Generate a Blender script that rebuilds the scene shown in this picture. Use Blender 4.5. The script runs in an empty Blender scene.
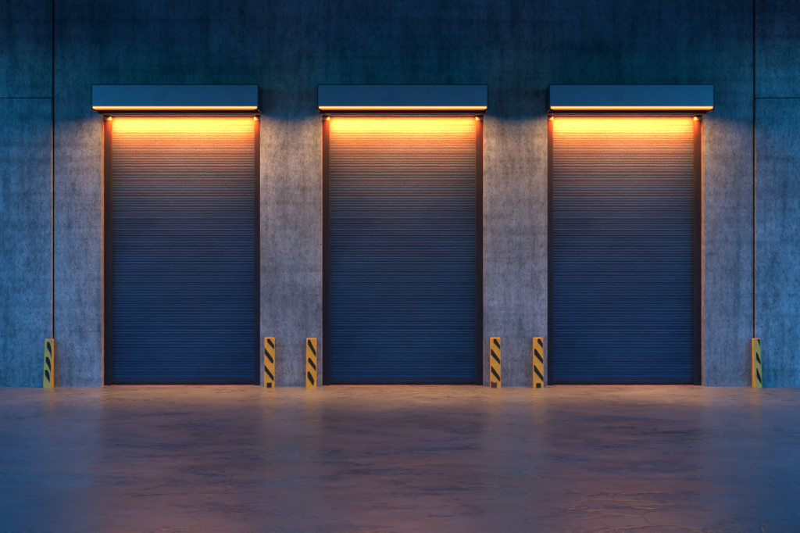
import bpy, bmesh, math, random
from mathutils import Vector
R = math.radians
random.seed(7)
scene = bpy.context.scene
COL = scene.collection

# ------------------------------------------------------------------ node helpers
def new_mat(name):
    m = bpy.data.materials.new(name); m.use_nodes = True
    nt = m.node_tree; nt.nodes.clear()
    out = nt.nodes.new('ShaderNodeOutputMaterial')
    p = nt.nodes.new('ShaderNodeBsdfPrincipled')
    nt.links.new(p.outputs[0], out.inputs[0])
    return m, nt, p

def mapped(nt, scale):
    tc = nt.nodes.new('ShaderNodeTexCoord'); mp = nt.nodes.new('ShaderNodeMapping')
    mp.inputs['Scale'].default_value = scale
    nt.links.new(tc.outputs['Object'], mp.inputs[0])
    return mp.outputs[0]

def noise(nt, scale3, scale=1.0, detail=6, rough=.55, dist=0.0):
    n = nt.nodes.new('ShaderNodeTexNoise')
    n.inputs['Scale'].default_value = scale; n.inputs['Detail'].default_value = detail
    n.inputs['Roughness'].default_value = rough; n.inputs['Distortion'].default_value = dist
    nt.links.new(mapped(nt, scale3), n.inputs['Vector'])
    return n.outputs['Fac']

def ramp(nt, fac, stops):
    r = nt.nodes.new('ShaderNodeValToRGB')
    e = r.color_ramp.elements
    while len(e) < len(stops): e.new(.5)
    for el, (p, c) in zip(e, stops):
        el.position = p
        el.color = (c, c, c, 1) if not isinstance(c, tuple) else (*c, 1)
    nt.links.new(fac, r.inputs[0])
    return r.outputs[0]

def mix(nt, a, b, fac=1.0, mode='MULTIPLY'):
    m = nt.nodes.new('ShaderNodeMix'); m.data_type = 'RGBA'; m.blend_type = mode
    for s, v in ((m.inputs[0], fac), (m.inputs[6], a), (m.inputs[7], b)):
        if isinstance(v, (int, float)): s.default_value = v
        elif isinstance(v, tuple): s.default_value = (*v, 1)
        else: nt.links.new(v, s)
    return m.outputs[2]

def math_node(nt, op, a, b):
    m = nt.nodes.new('ShaderNodeMath'); m.operation = op
    for s, v in zip(m.inputs, (a, b)):
        if isinstance(v, (int, float)): s.default_value = v
        else: nt.links.new(v, s)
    return m.outputs[0]

def bump(nt, p, height, strength, dist, prev=None):
    b = nt.nodes.new('ShaderNodeBump')
    b.inputs['Strength'].default_value = strength; b.inputs['Distance'].default_value = dist
    nt.links.new(height, b.inputs['Height'])
    if prev is not None: nt.links.new(prev, b.inputs['Normal'])
    nt.links.new(b.outputs[0], p.inputs['Normal'])
    return b.outputs[0]

# ------------------------------------------------------------------ materials
def concrete_mat():
    m, nt, p = new_mat('cast_concrete')
    big = ramp(nt, noise(nt, (.55, .55, .4), 1, 5, .6, .4), [(.32, .58), (.5, .92), (.68, 1.2)])
    mid = ramp(nt, noise(nt, (2.2, 2.2, 1.5), 1, 8, .65, .3), [(.3, .72), (.5, 1.0), (.72, 1.18)])
    streak = ramp(nt, noise(nt, (9, 9, .45), 1, 5, .6), [(.32, .72), (.5, 1.0), (.7, 1.12)])
    fine = ramp(nt, noise(nt, (55, 55, 28), 1, 4, .75), [(.3, .5), (.5, 1.0), (.72, 1.35)])
    board = ramp(nt, noise(nt, (.25, .25, 7), 1, 4, .6), [(.35, .76), (.5, 1.0), (.7, 1.08)])
    pits = ramp(nt, noise(nt, (42, 42, 30), 1, 2, .5), [(.30, .4), (.40, 1.0)])
    pmask = ramp(nt, noise(nt, (1.6, 1.6, 1.1), 1, 5, .7, .6), [(.40, 0.0), (.55, 1.0)])
    stain = ramp(nt, noise(nt, (3.2, 3.2, 1.3), 1, 9, .72, .8), [(.34, .62), (.5, 1.04)])
    c = mix(nt, (.31, .305, .30), big)
    for l in (mid, streak, fine, board): c = mix(nt, c, l, .9)
    c = mix(nt, c, ramp(nt, noise(nt, (16, 16, 9), 1, 6, .75, .3), [(.34, .6), (.5, 1.0), (.68, 1.2)]), .9)
    c = mix(nt, c, pits, pmask)
    c = mix(nt, c, stain, .8)
    nt.links.new(c, p.inputs['Base Color'])
    p.inputs['Roughness'].default_value = .8
    p.inputs['Specular IOR Level'].default_value = .3
    h1 = noise(nt, (3, 3, 2), 1, 8, .65)
    h2 = noise(nt, (60, 60, 30), 1, 4, .7)
    n = bump(nt, p, h1, .5, .03)
    n = bump(nt, p, h2, .55, .008, n)
    bump(nt, p, pits, .4, .006, n)
    return m

def floor_mat():
    m, nt, p = new_mat('polished_concrete')
    big = ramp(nt, noise(nt, (.4, .4, 1), 1, 6, .6, .5), [(.3, .6), (.7, 1.15)])
    mid = ramp(nt, noise(nt, (2.4, 2.4, 1), 1, 9, .7, .8), [(.35, .7), (.5, 1.0), (.68, 1.18)])
    fine = ramp(nt, noise(nt, (40, 40, 1), 1, 5, .7), [(.3, .7), (.7, 1.2)])
    c = mix(nt, (.25, .247, .24), big)
    c = mix(nt, c, mid, .8); c = mix(nt, c, fine, .7)
    nt.links.new(c, p.inputs['Base Color'])
    rg = noise(nt, (1.1, 2.2, 1), 1, 9, .7, .5)
    nt.links.new(ramp(nt, rg, [(.3, .2), (.5, .3), (.7, .42)]), p.inputs['Roughness'])
    p.inputs['Specular IOR Level'].default_value = .95
    h1 = noise(nt, (1.0, 1.8, 1), 1, 8, .6, .3)
    h2 = noise(nt, (5, 8, 1), 1, 7, .65, .4)
    n = bump(nt, p, h1, .22, .03)
    n = bump(nt, p, h2, .14, .012, n)
    # fine crazing, only in worn patches
    vo = nt.nodes.new('ShaderNodeTexVoronoi'); vo.feature = 'DISTANCE_TO_EDGE'; vo.inputs['Scale'].default_value = 1
    wv = nt.nodes.new('ShaderNodeVectorMath'); wv.operation = 'ADD'
    nz = nt.nodes.new('ShaderNodeTexNoise'); nz.inputs['Scale'].default_value = 1.6; nz.inputs['Detail'].default_value = 6
    base = mapped(nt, (2.6, 2.6, 1))
    nt.links.new(base, nz.inputs['Vector']); nt.links.new(base, wv.inputs[0]); nt.links.new(nz.outputs['Color'], wv.inputs[1])
    nt.links.new(wv.outputs[0], vo.inputs['Vector'])
    crack = ramp(nt, vo.outputs['Distance'], [(.0, 0.0), (.07, 1.0)])
    worn = ramp(nt, noise(nt, (.55, .55, 1), 1, 5, .6, .3), [(.47, 0.0), (.6, 1.0)])
    c2 = mix(nt, c, mix(nt, (1.0, 1.0, 1.0), crack, worn), .55)
    nt.links.new(c2, p.inputs['Base Color'])
    bump(nt, p, mix(nt, (1.0, 1.0, 1.0), crack, worn), .35, .006, n)
    return m

def metal_mat(name, col, rough=.42, spec=.5, metallic=0.0, var=.25, scale=(6, 6, 2), bmp=.12):
    m, nt, p = new_mat(name)
    a = ramp(nt, noise(nt, scale, 1, 6, .6, .3), [(.3, 1 - var), (.7, 1 + var * .6)])
    b = ramp(nt, noise(nt, (45, 45, 20), 1, 4, .7), [(.3, 1 - var * .6), (.7, 1 + var * .4)])
    c = mix(nt, col, a); c = mix(nt, c, b, .7)
    nt.links.new(c, p.inputs['Base Color'])
    nt.links.new(ramp(nt, noise(nt, (4, 4, 3), 1, 5), [(.3, rough - .08), (.7, rough + .1)]), p.inputs['Roughness'])
    p.inputs['Metallic'].default_value = metallic
    p.inputs['Specular IOR Level'].default_value = spec
    bump(nt, p, noise(nt, (30, 30, 30), 1, 4), bmp, .003)
    return m

def curtain_mat():
    m, nt, p = new_mat('slatted_steel')
    big = ramp(nt, noise(nt, (.8, .8, 1.2), 1, 5, .6), [(.3, .75), (.7, 1.15)])
    rows = ramp(nt, noise(nt, (.12, .12, 17), 1, 5, .7), [(.32, .58), (.5, 1.0), (.7, 1.22)])
    grain = ramp(nt, noise(nt, (70, 70, 25), 1, 3, .7), [(.3, .7), (.7, 1.25)])
    c = mix(nt, (.0118, .053, .108), big)
    c = mix(nt, c, rows, .85); c = mix(nt, c, grain, .8)
    nt.links.new(c, p.inputs['Base Color'])
    p.inputs['Roughness'].default_value = .6
    p.inputs['Specular IOR Level'].default_value = .08
    # fine embossed ripple across the slats
    w = nt.nodes.new('ShaderNodeTexWave'); w.wave_type = 'BANDS'; w.bands_direction = 'X'
    w.inputs['Scale'].default_value = 11; w.inputs['Distortion'].default_value = 2.0
    w.inputs['Detail'].default_value = 2; w.inputs['Detail Scale'].default_value = 1.5
    nt.links.new(mapped(nt, (1, 1, 1)), w.inputs['Vector'])
    n = bump(nt, p, w.outputs['Fac'], .3, .004)
    bump(nt, p, noise(nt, (10, 10, 40), 1, 4, .6), .35, .006, n)
    return m

def paint_mat(name, col, rough=.4):
    m, nt, p = new_mat(name)
    a = ramp(nt, noise(nt, (14, 14, 7), 1, 7, .65, .4), [(.3, .82), (.6, 1.05)])
    c = mix(nt, col, a)
    nt.links.new(c, p.inputs['Base Color'])
    p.inputs['Roughness'].default_value = rough
    bump(nt, p, noise(nt, (50, 50, 50), 1, 3), .1, .002)
    return m

def glow_mat(name, col, strength):
    m = bpy.data.materials.new(name); m.use_nodes = True
    nt = m.node_tree; nt.nodes.clear()
    o = nt.nodes.new('ShaderNodeOutputMaterial'); e = nt.nodes.new('ShaderNodeEmission')
    e.inputs[0].default_value = (*col, 1); e.inputs[1].default_value = strength
    nt.links.new(e.outputs[0], o.inputs[0])
    return m

M = dict(
    concrete=concrete_mat(), floor=floor_mat(), curtain=curtain_mat(),
    guide=metal_mat('guide_rail_steel', (.016, .024, .036), .6, .15),
    hood=metal_mat('hood_paint', (.28, .31, .38), .34, .5, 0, .12, (2, 2, 2), .05),
    hood_edge=metal_mat('hood_trim', (.03, .033, .038), .4),
    inner=metal_mat('hood_lining', (.03, .03, .03), .6),
    zinc=metal_mat('zinc_cap', (.25, .245, .23), .6),
    rubber=metal_mat('rubber', (.02, .02, .022), .7, .3),
    seal=metal_mat('joint_seal', (.03, .03, .033), .8, .2),
    yellow=paint_mat('yellow_paint', (.97, .37, .006)),
    black=paint_mat('black_marking', (.010, .008, .007), .85),
    maroon=paint_mat('rust_plate', (.10, .02, .015), .6),
    core=glow_mat('light_strip_core', (1, .66, .28), 2.6),
    rim=glow_mat('light_strip_rim', (1, .21, .03), .75),
)

# ------------------------------------------------------------------ mesh helpers
def link_mesh(name, bm, mats, parent=None, bevel=0, seg=2, smooth=False):
    bmesh.ops.recalc_face_normals(bm, faces=bm.faces[:])
    me = bpy.data.meshes.new(name); bm.to_mesh(me); bm.free()
    for mm in (mats if isinstance(mats, (list, tuple)) else [mats]): me.materials.append(mm)
    if smooth:
        for f in me.polygons: f.use_smooth = True
    o = bpy.data.objects.new(name, me); COL.objects.link(o)
    if parent: o.parent = parent
    if bevel:
        b = o.modifiers.new('bevel', 'BEVEL'); b.width = bevel; b.segments = seg
        b.limit_method = 'ANGLE'; b.angle_limit = R(40)
    return o

def box(bm, x0, x1, y0, y1, z0, z1, mi=0):
    v = [bm.verts.new((x, y, z)) for x in (x0, x1) for y in (y0, y1) for z in (z0, z1)]
    fs = []
    for q in ((0, 1, 3, 2), (4, 6, 7, 5), (0, 4, 5, 1), (2, 3, 7, 6), (0, 2, 6, 4), (1, 5, 7, 3)):
        f = bm.faces.new([v[i] for i in q]); f.material_index = mi; fs.append(f)
    return fs

def prism(bm, pts, y0, y1, mi=0):
    a = [bm.verts.new((x, y0, z)) for x, z in pts]; b = [bm.verts.new((x, y1, z)) for x, z in pts]
    n = len(pts); fs = [bm.faces.new(a), bm.faces.new(b[::-1])]
    for i in range(n): fs.append(bm.faces.new((a[i], a[(i + 1) % n], b[(i + 1) % n], b[i])))
    for f in fs: f.material_index = mi

def empty(name, loc, label, cat, group=None):
    o = bpy.data.objects.new(name, None); COL.objects.link(o); o.location = loc
    o.empty_display_size = .3
    o['label'] = label; o['category'] = cat
    if group: o['group'] = group
    return o

def copy_tree(o, parent=None):
    c = o.copy(); COL.objects.link(c)
    if parent: c.parent = parent
    for ch in [k for k in bpy.data.objects if k.parent == o]: copy_tree(ch, c)
    return c

# ------------------------------------------------------------------ ground
bm = bmesh.new()
g = [bm.verts.new(p) for p in ((-300, -300, 0), (300, -300, 0), (300, 300, 0), (-300, 300, 0))]
bm.faces.new(g)
ground = link_mesh('ground', bm, M['floor']); ground['kind'] = 'structure'

# ------------------------------------------------------------------ building
OPEN = [(-4.380, -2.051), (-1.150, 1.230), (2.161, 4.459)]
LINTEL = 4.0
TOP = 7.4
wall = empty('warehouse', (0, 0, 0), 'tall weathered concrete warehouse front with three shuttered bays', 'building')
JL, JR, GAP = -5.085, 5.193, .02
pts = [(JL + GAP / 2, -.1)]
for a, b in OPEN: pts += [(a, -.1), (a, LINTEL), (b, LINTEL), (b, -.1)]
pts += [(JR - GAP / 2, -.1), (JR - GAP / 2, TOP), (JL + GAP / 2, TOP)]
bm = bmesh.new(); prism(bm, pts, 0, .4)
link_mesh('wall_panel', bm, M['concrete'], wall, .008)
SEAM, PROUD = 4.225, .045
for x0, x1 in ((-24, JL - GAP / 2), (JR + GAP / 2, 24)):
    bm = bmesh.new(); box(bm, x0, x1, -PROUD, .4, -.1, SEAM - .006)
    link_mesh('wall_panel', bm, M['concrete'], wall, .01)
    bm = bmesh.new(); box(bm, x0, x1, -PROUD + .014, .4, SEAM + .006, TOP)
    link_mesh('wall_panel', bm, M['concrete'], wall, .01)
    bm = bmesh.new(); box(bm, x0, x1, -PROUD + .035, .39, SEAM - .004, SEAM + .004)
    link_mesh('joint_seal', bm, M['seal'], wall)
for j in (JL, JR):
    bm = bmesh.new(); box(bm, j - GAP / 2 + .001, j + GAP / 2 - .001, .03, .39, -.1, TOP - .01)
    link_mesh('joint_seal', bm, M['seal'], wall)
bm = bmesh.new(); box(bm, -24, 24, .402, 16, -.1, .02); box(bm, -24, -23.7, .402, 16, .03, TOP); box(bm, 23.7, 24, .402, 16, .03, TOP)
box(bm, -23.69, 23.69, 15.7, 16, .03, TOP)
link_mesh('rear_shell', bm, M['concrete'], wall)
OPEN_Y, BLOCKER_EDGE_Z = 24.5, 5.1
BLOCKER = dict(x=6.9, y=25.0, z=5.8)
bm = bmesh.new(); box(bm, -24, 24, -.05, 16.1, TOP + .003, TOP + .3)
link_mesh('roof_slab', bm, M['concrete'], wall)
bm = bmesh.new(); box(bm, -BLOCKER['x'], BLOCKER['x'], -BLOCKER['y'], -.003, BLOCKER['z'], BLOCKER['z'] + .25)  # added out of view to keep sky light off the upper wall
link_mesh('sky_blocker_top', bm, M['hood_edge'], wall, .01)
for sx in (-1, 1):      # added unseen edge beam and flank, limiting the sky light from the sides
    xa, xb = sorted((sx * (BLOCKER['x'] - .3), sx * BLOCKER['x']))
    bm = bmesh.new(); box(bm, xa, xb, -OPEN_Y, -.004, BLOCKER_EDGE_Z, BLOCKER['z'] - .003)
    link_mesh('sky_blocker_edge', bm, M['hood_edge'], wall)
    bm = bmesh.new(); box(bm, xa, xb, -BLOCKER['y'] - .001, -OPEN_Y - .003, -.1, BLOCKER['z'] - .003)
    link_mesh('sky_blocker_flank', bm, M['hood_edge'], wall)
bm = bmesh.new(); box(bm, -BLOCKER['x'], BLOCKER['x'], -BLOCKER['y'] - .4, -BLOCKER['y'] - .002, -.1, BLOCKER['z'] + .25)  # added behind the camera, unseen, to block sky light from the front
link_mesh('sky_blocker_front', bm, M['hood_edge'], wall, .01)

# ------------------------------------------------------------------ roller door (local: opening centre on the wall plane, z=0 ground)
HW = 1.175
DOORS = [('dark ribbed roller shutter under a lit hood, nearest the left wall joint', 0),
         ('dark ribbed roller shutter under a lit hood, between the two other shutters', 1),
         ('dark ribbed roller shutter under a lit hood, nearest the right wall joint', 2)]

def make_door():
    root = empty('roller_shutter', (0, 0, 0), DOORS[0][0], 'roller shutter', 'lit roller shutters in the warehouse front')
    # curtain : curved interlocking slats
    bm = bmesh.new(); rnd = random.Random(3)
    W = HW - .045
    z = .07; prof = []
    while z < 4.12:
        pitch = .038 * rnd.uniform(.82, 1.2)
        amp = .0021 * rnd.uniform(.6, 1.3); lean = rnd.uniform(-.0011, .0011)
        gapd = .0007 if rnd.random() > .18 else .0042
        prof.append((z, gapd)); prof.append((z + .004, -.001 + lean))
        for k in range(1, 6):
            t = k / 6
            prof.append((z + .004 + (pitch - .004) * t, -amp * math.sin(math.pi * t) ** .8 + lean * (1 - 2 * t)))
        z += pitch
    n = 2
    prev = None
    for (pz, py) in prof:
        row = [bm.verts.new((-W + 2 * W * i / n, .23 + py, pz)) for i in range(n + 1)]
        if prev:
            for i in range(n): bm.faces.new((prev[i], prev[i + 1], row[i + 1], row[i]))
        prev = row
    cur = link_mesh('curtain', bm, M['curtain'], root)
    bm = bmesh.new(); box(bm, -W, W, .2, .26, .028, .07)
    link_mesh('bottom_bar', bm, M['guide'], root, .004)
    bm = bmesh.new(); box(bm, -W, W, .215, .25, .002, .0279)
    link_mesh('rubber_seal', bm, M['rubber'], root, .004)
    # guide rails with pale caps on top
    for s in (-1, 1):
        bm = bmesh.new()
        xo, xi = s * (HW + .01), s * (HW - .105)
        box(bm, min(xo, xi), max(xo, xi), .14, .205, .001, 3.925)
        box(bm, min(xo, s * (HW - .03)), max(xo, s * (HW - .03)), .206, .28, .001, 3.998)
        gr = link_mesh('guide_rail', bm, M['guide'], root, .005)
        bm = bmesh.new(); box(bm, min(s * (HW - .002), xi), max(s * (HW - .002), xi), .13, .205, 3.9255, 3.972)
        link_mesh('rail_cap', bm, M['zinc'], gr, .004)
    # hood with recessed downlight
    D = .42; X = HW + .018; Z0, Z1 = 3.995, 4.352
    bm = bmesh.new()
    box(bm, -X, X, -D, -D + .012, Z0 + .052, Z1)                 # front sheet
    box(bm, -X, X, -D + .0125, -.002, Z1 - .02, Z1)               # top sheet
    hood = link_mesh('hood', bm, M['hood'], root, .004)
    bm = bmesh.new(); box(bm, -X - .006, X + .006, -D - .008, -.001, Z1 + .001, Z1 + .013)
    link_mesh('top_trim', bm, M['hood_edge'], hood, .003)
    for s in (-1, 1):
        bm = bmesh.new(); a, b = s * (X + .0005), s * (X + .014)
        box(bm, min(a, b), max(a, b), -D - .004, -.002, Z0, Z1)
        link_mesh('end_cap', bm, M['hood_edge'], hood, .003)
    bm = bmesh.new()
    box(bm, -X, X, -D + .03, -.045, Z0 + .07, Z0 + .082)          # pan that carries the lamp
    box(bm, -X, X, -.044, -.004, Z0, Z0 + .082)                    # back lip
    box(bm, -X, X, -D + .016, -D + .029, Z0 + .002, Z0 + .082)     # front lip
    link_mesh('lamp_tray', bm, M['inner'], hood)
    # bright light strip on the front edge : core with two orange rims
    bm = bmesh.new()
    xs = X - .004
    yf = -D - .006
    box(bm, -xs + .012, xs - .012, yf, -D + .012, Z0 + .026, Z0 + .042, 0)
    # tapered rims
    prism(bm, [(-xs + .05, Z0 + .002), (xs - .05, Z0 + .002), (xs, Z0 + .0255), (-xs, Z0 + .0255)], yf + .003, -D + .012, 1)
    box(bm, -xs, xs, yf + .003, -D + .012, Z0 + .0425, Z0 + .0515, 1)
    link_mesh('light_strip', bm, [M['core'], M['rim']], hood)
    ld = bpy.data.lights.new('downlight', 'AREA'); ld.shape = 'RECTANGLE'; ld.size = 2.2; ld.size_y = .06
    ld.energy = LAMP; ld.color = (1, .43, .10); ld.spread = R(SPREAD)
    lo = bpy.data.objects.new('downlight', ld); COL.objects.link(lo); lo.parent = hood
    lo.location = (0, -.36, Z0 + .045); lo.rotation_euler = (R(3), 0, 0)
    l3 = bpy.data.lights.new('strip_lamp', 'AREA'); l3.shape = 'RECTANGLE'; l3.size = 2.25; l3.size_y = .02
    l3.energy = STRIP_LAMP; l3.color = (1, .50, .15); l3.spread = R(170)
    lo = bpy.data.objects.new('strip_lamp', l3); COL.objects.link(lo); lo.parent = hood
    lo.location = (0, -D + .004, Z0 - .001); lo.rotation_euler = (R(TILT), 0, 0)
    l4 = bpy.data.lights.new('foot_fill_light', 'AREA'); l4.shape = 'RECTANGLE'; l4.size = 2.25; l4.size_y = .012  # added fill without a fixture, brightens the posts and the floor along the wall
    l4.energy = FOOT_FILL; l4.color = (1, .46, .12); l4.spread = R(54)
    lo = bpy.data.objects.new('foot_fill_light', l4); COL.objects.link(lo); lo.parent = hood
    lo.location = (0, -D - .02, Z0 - .001); lo.rotation_euler = (R(-4), 0, 0)
    # slim batten and lamp added under the lintel to steepen the curtain glow
    bm = bmesh.new(); box(bm, -HW + .11, HW - .11, .03, .085, LINTEL - .016, LINTEL - .002)
    link_mesh('fill_batten', bm, M['zinc'], root, .003)
    l2 = bpy.data.lights.new('batten_fill', 'AREA'); l2.shape = 'RECTANGLE'; l2.size = 2 * HW - .25; l2.size_y = .036
    l2.energy = BATTEN_FILL; l2.color = (1, .068, .005)
    lo = bpy.data.objects.new('batten_fill', l2); COL.objects.link(lo); lo.parent = root
    lo.location = (0, .0575, LINTEL - .032); l2.spread = R(102); lo.rotation_euler = (R(47), 0, 0)
    return root

LAMP = 24; STRIP_LAMP = 50; FOOT_FILL = 28; BATTEN_FILL = 640; SPREAD = 165; TILT = 0
doors = []
proto = make_door()
for i, (a, b) in enumerate(OPEN):
    o = proto if i == 0 else copy_tree(proto)
    o.location = ((a + b) / 2, 0, 0); o.scale = ((b - a) / 2 / HW, 1, 1)
    o['label'] = DOORS[i][0]
    doors.append(o)

# ------------------------------------------------------------------ bollards
def uv(box4, pts):
    x0, x1, yt, yb = box4
    return [((x - x0) / (x1 - x0), (yb - y) / (yb - yt)) for x, y in pts]
BA, BB, BC = (100, 178, 70, 430), (83, 170, 70, 505), (462, 545, 75, 505)
BD, BE, BF = (85, 158, 60, 430), (410, 487, 65, 430), (480, 548, 62, 430)
POSTS = [
 (47.3, .735, 0, 'yellow bollard with short curved black dashes in front of the left wall joint',
  [uv(BA, s) for s in ([(124, 102), (143, 102), (158, 125), (167, 155), (169, 200), (155, 165), (125, 135)],
    [(117, 212), (138, 212), (155, 232), (166, 262), (167, 303), (148, 272), (118, 238)],
    [(113, 307), (133, 305), (150, 322), (159, 348), (161, 380), (140, 358), (115, 332)])], None, None),
 (269.0, .755, 0, 'yellow bollard with black diagonal stripes right beside the leftmost door, dark square at its foot',
  [uv(BB, s) for s in ([(103, 92), (112, 84), (125, 85), (170, 130), (170, 160), (108, 110)],
    [(83, 175), (155, 248), (164, 266), (160, 284), (146, 280), (83, 217)],
    [(83, 320), (170, 405), (170, 434), (155, 428), (83, 360)])], uv(BB, [(108, 460), (150, 460), (150, 501), (108, 501)]), 'black'),
 (311.0, .745, 0, 'yellow bollard with steep black slashes at the left edge of the middle door',
  [uv(BC, s) for s in ([(474, 105), (482, 95), (493, 100), (545, 185), (545, 220), (475, 130)],
    [(478, 258), (485, 250), (497, 254), (545, 310), (545, 344), (478, 277)],
    [(474, 380), (480, 371), (492, 373), (532, 435), (522, 470), (475, 412)])], None, None),
 (495.8, .755, 0, 'yellow striped bollard at the right edge of the middle door, maroon patch at its foot',
  [uv(BD, s) for s in ([(106, 82), (112, 74), (126, 76), (158, 114), (158, 138), (108, 97)],
    [(88, 158), (96, 156), (150, 214), (155, 230), (152, 245), (88, 187)],
    [(88, 282), (96, 281), (150, 342), (156, 358), (151, 372), (88, 312)])], uv(BD, [(86, 376), (110, 391), (130, 388), (128, 428), (86, 428)]), 'maroon'),
 (538.7, .755, 0, 'yellow bollard with black diagonal stripes beside the rightmost door, black square at its foot',
  [uv(BE, s) for s in ([(443, 84), (450, 76), (463, 78), (487, 106), (487, 135), (444, 97)],
    [(417, 160), (424, 153), (436, 160), (487, 216), (487, 244), (418, 187)],
    [(413, 278), (421, 274), (487, 344), (487, 373), (414, 307)])], uv(BE, [(430, 395), (465, 395), (465, 428), (430, 428)]), 'black'),
 (758.4, .745, 1, 'round edged yellow bollard with small black slashes in front of the right wall joint',
  [uv(BF, s) for s in ([(517, 72), (548, 74), (548, 117), (531, 107)],
    [(504, 178), (512, 174), (541, 226), (541, 250), (505, 216)],
    [(503, 298), (509, 294), (541, 355), (541, 388), (504, 346)])], None, None),
]
PW, PD, PY = .146, .115, -.128
LEAN = .1      # post fronts sloped back to catch more lamp light: deep foot, slim top

def taper(bm):
    for v in bm.verts:
        if v.co.y < 0: v.co.y += LEAN * v.co.z      # front face only
for px, h, rnd_, label, stripes, plate, pmat in POSTS:
    h -= .03
    dist = 16 + PY - PD / 2
    x = (px - 400) / 1091 * dist
    r = empty('bollard', (x, PY, 0), label, 'bollard', 'striped bollards along the wall')
    w = PW * (.86 if abs(x) > 4.5 else 1)
    bm = bmesh.new(); box(bm, -w / 2, w / 2, -PD / 2, PD / 2, -.02, h); taper(bm)
    link_mesh('post', bm, M['yellow'], r, .03 if rnd_ else .007, 5 if rnd_ else 3)
    m_ = .003 if not rnd_ else .03
    def place(pts, grow=1):
        out = []
        for u, v in pts:
            u = min(max(u, 0), 1); xx = -w / 2 + u * w
            xx = min(max(xx, -w / 2 + .004), w / 2 - .004) if not rnd_ else min(max(xx, -w / 2 + .02), w / 2 - .02)
            out.append((xx, v * h))
        if grow != 1:
            zm = sum(z for _, z in out) / len(out)
            out = [(xx, min(zm + (z - zm) * grow, h - .012)) for xx, z in out]
        return out
    for s in stripes:
        bm = bmesh.new(); prism(bm, place(s, 1.28), -PD / 2 - .002, -PD / 2 + .004); taper(bm)
        link_mesh('stripe', bm, M['black'], r)
    if plate:
        bm = bmesh.new(); prism(bm, place(plate), -PD / 2 - .006, -PD / 2 + .004); taper(bm)
        link_mesh('foot_plate', bm, M[pmat], r)

# ------------------------------------------------------------------ light and sky
SUN_EL, SUN_ROT = 30, 0          # the last glow is behind the building
w = bpy.data.worlds.new('World'); scene.world = w; w.use_nodes = True
nt = w.node_tree; bg = nt.nodes['Background']
sky = nt.nodes.new('ShaderNodeTexSky'); sky.sky_type = 'NISHITA'; sky.sun_disc = False
sky.sun_elevation = R(SUN_EL); sky.sun_rotation = R(SUN_ROT)
tint = mix(nt, sky.outputs[0], (.06, 2.4, 5.0))
nt.links.new(tint, bg.inputs[0]); bg.inputs[1].default_value = .15

sd = bpy.data.lights.new('sun', 'SUN'); sd.energy = .3; sd.angle = R(12); sd.color = (1, .9, .8)
so = bpy.data.objects.new('sun', sd); COL.objects.link(so); so.location = (0, 40, 30)
so.rotation_euler = Vector((0, -math.cos(R(SUN_EL)), -math.sin(R(SUN_EL)))).to_track_quat('-Z', 'Y').to_euler()

# ------------------------------------------------------------------ camera
cd = bpy.data.cameras.new('camera'); cam = bpy.data.objects.new('camera', cd); COL.objects.link(cam)
cam.location = (0, -16, 1.76); cam.rotation_euler = (R(90), 0, 0)
cd.sensor_width = 36; cd.lens = 49.1; cd.clip_end = 2000
scene.camera = cam
vs = scene.view_settings
vs.view_transform = 'Standard'; vs.look = 'None'; vs.exposure = 0; vs.gamma = 1; vs.use_curve_mapping = False
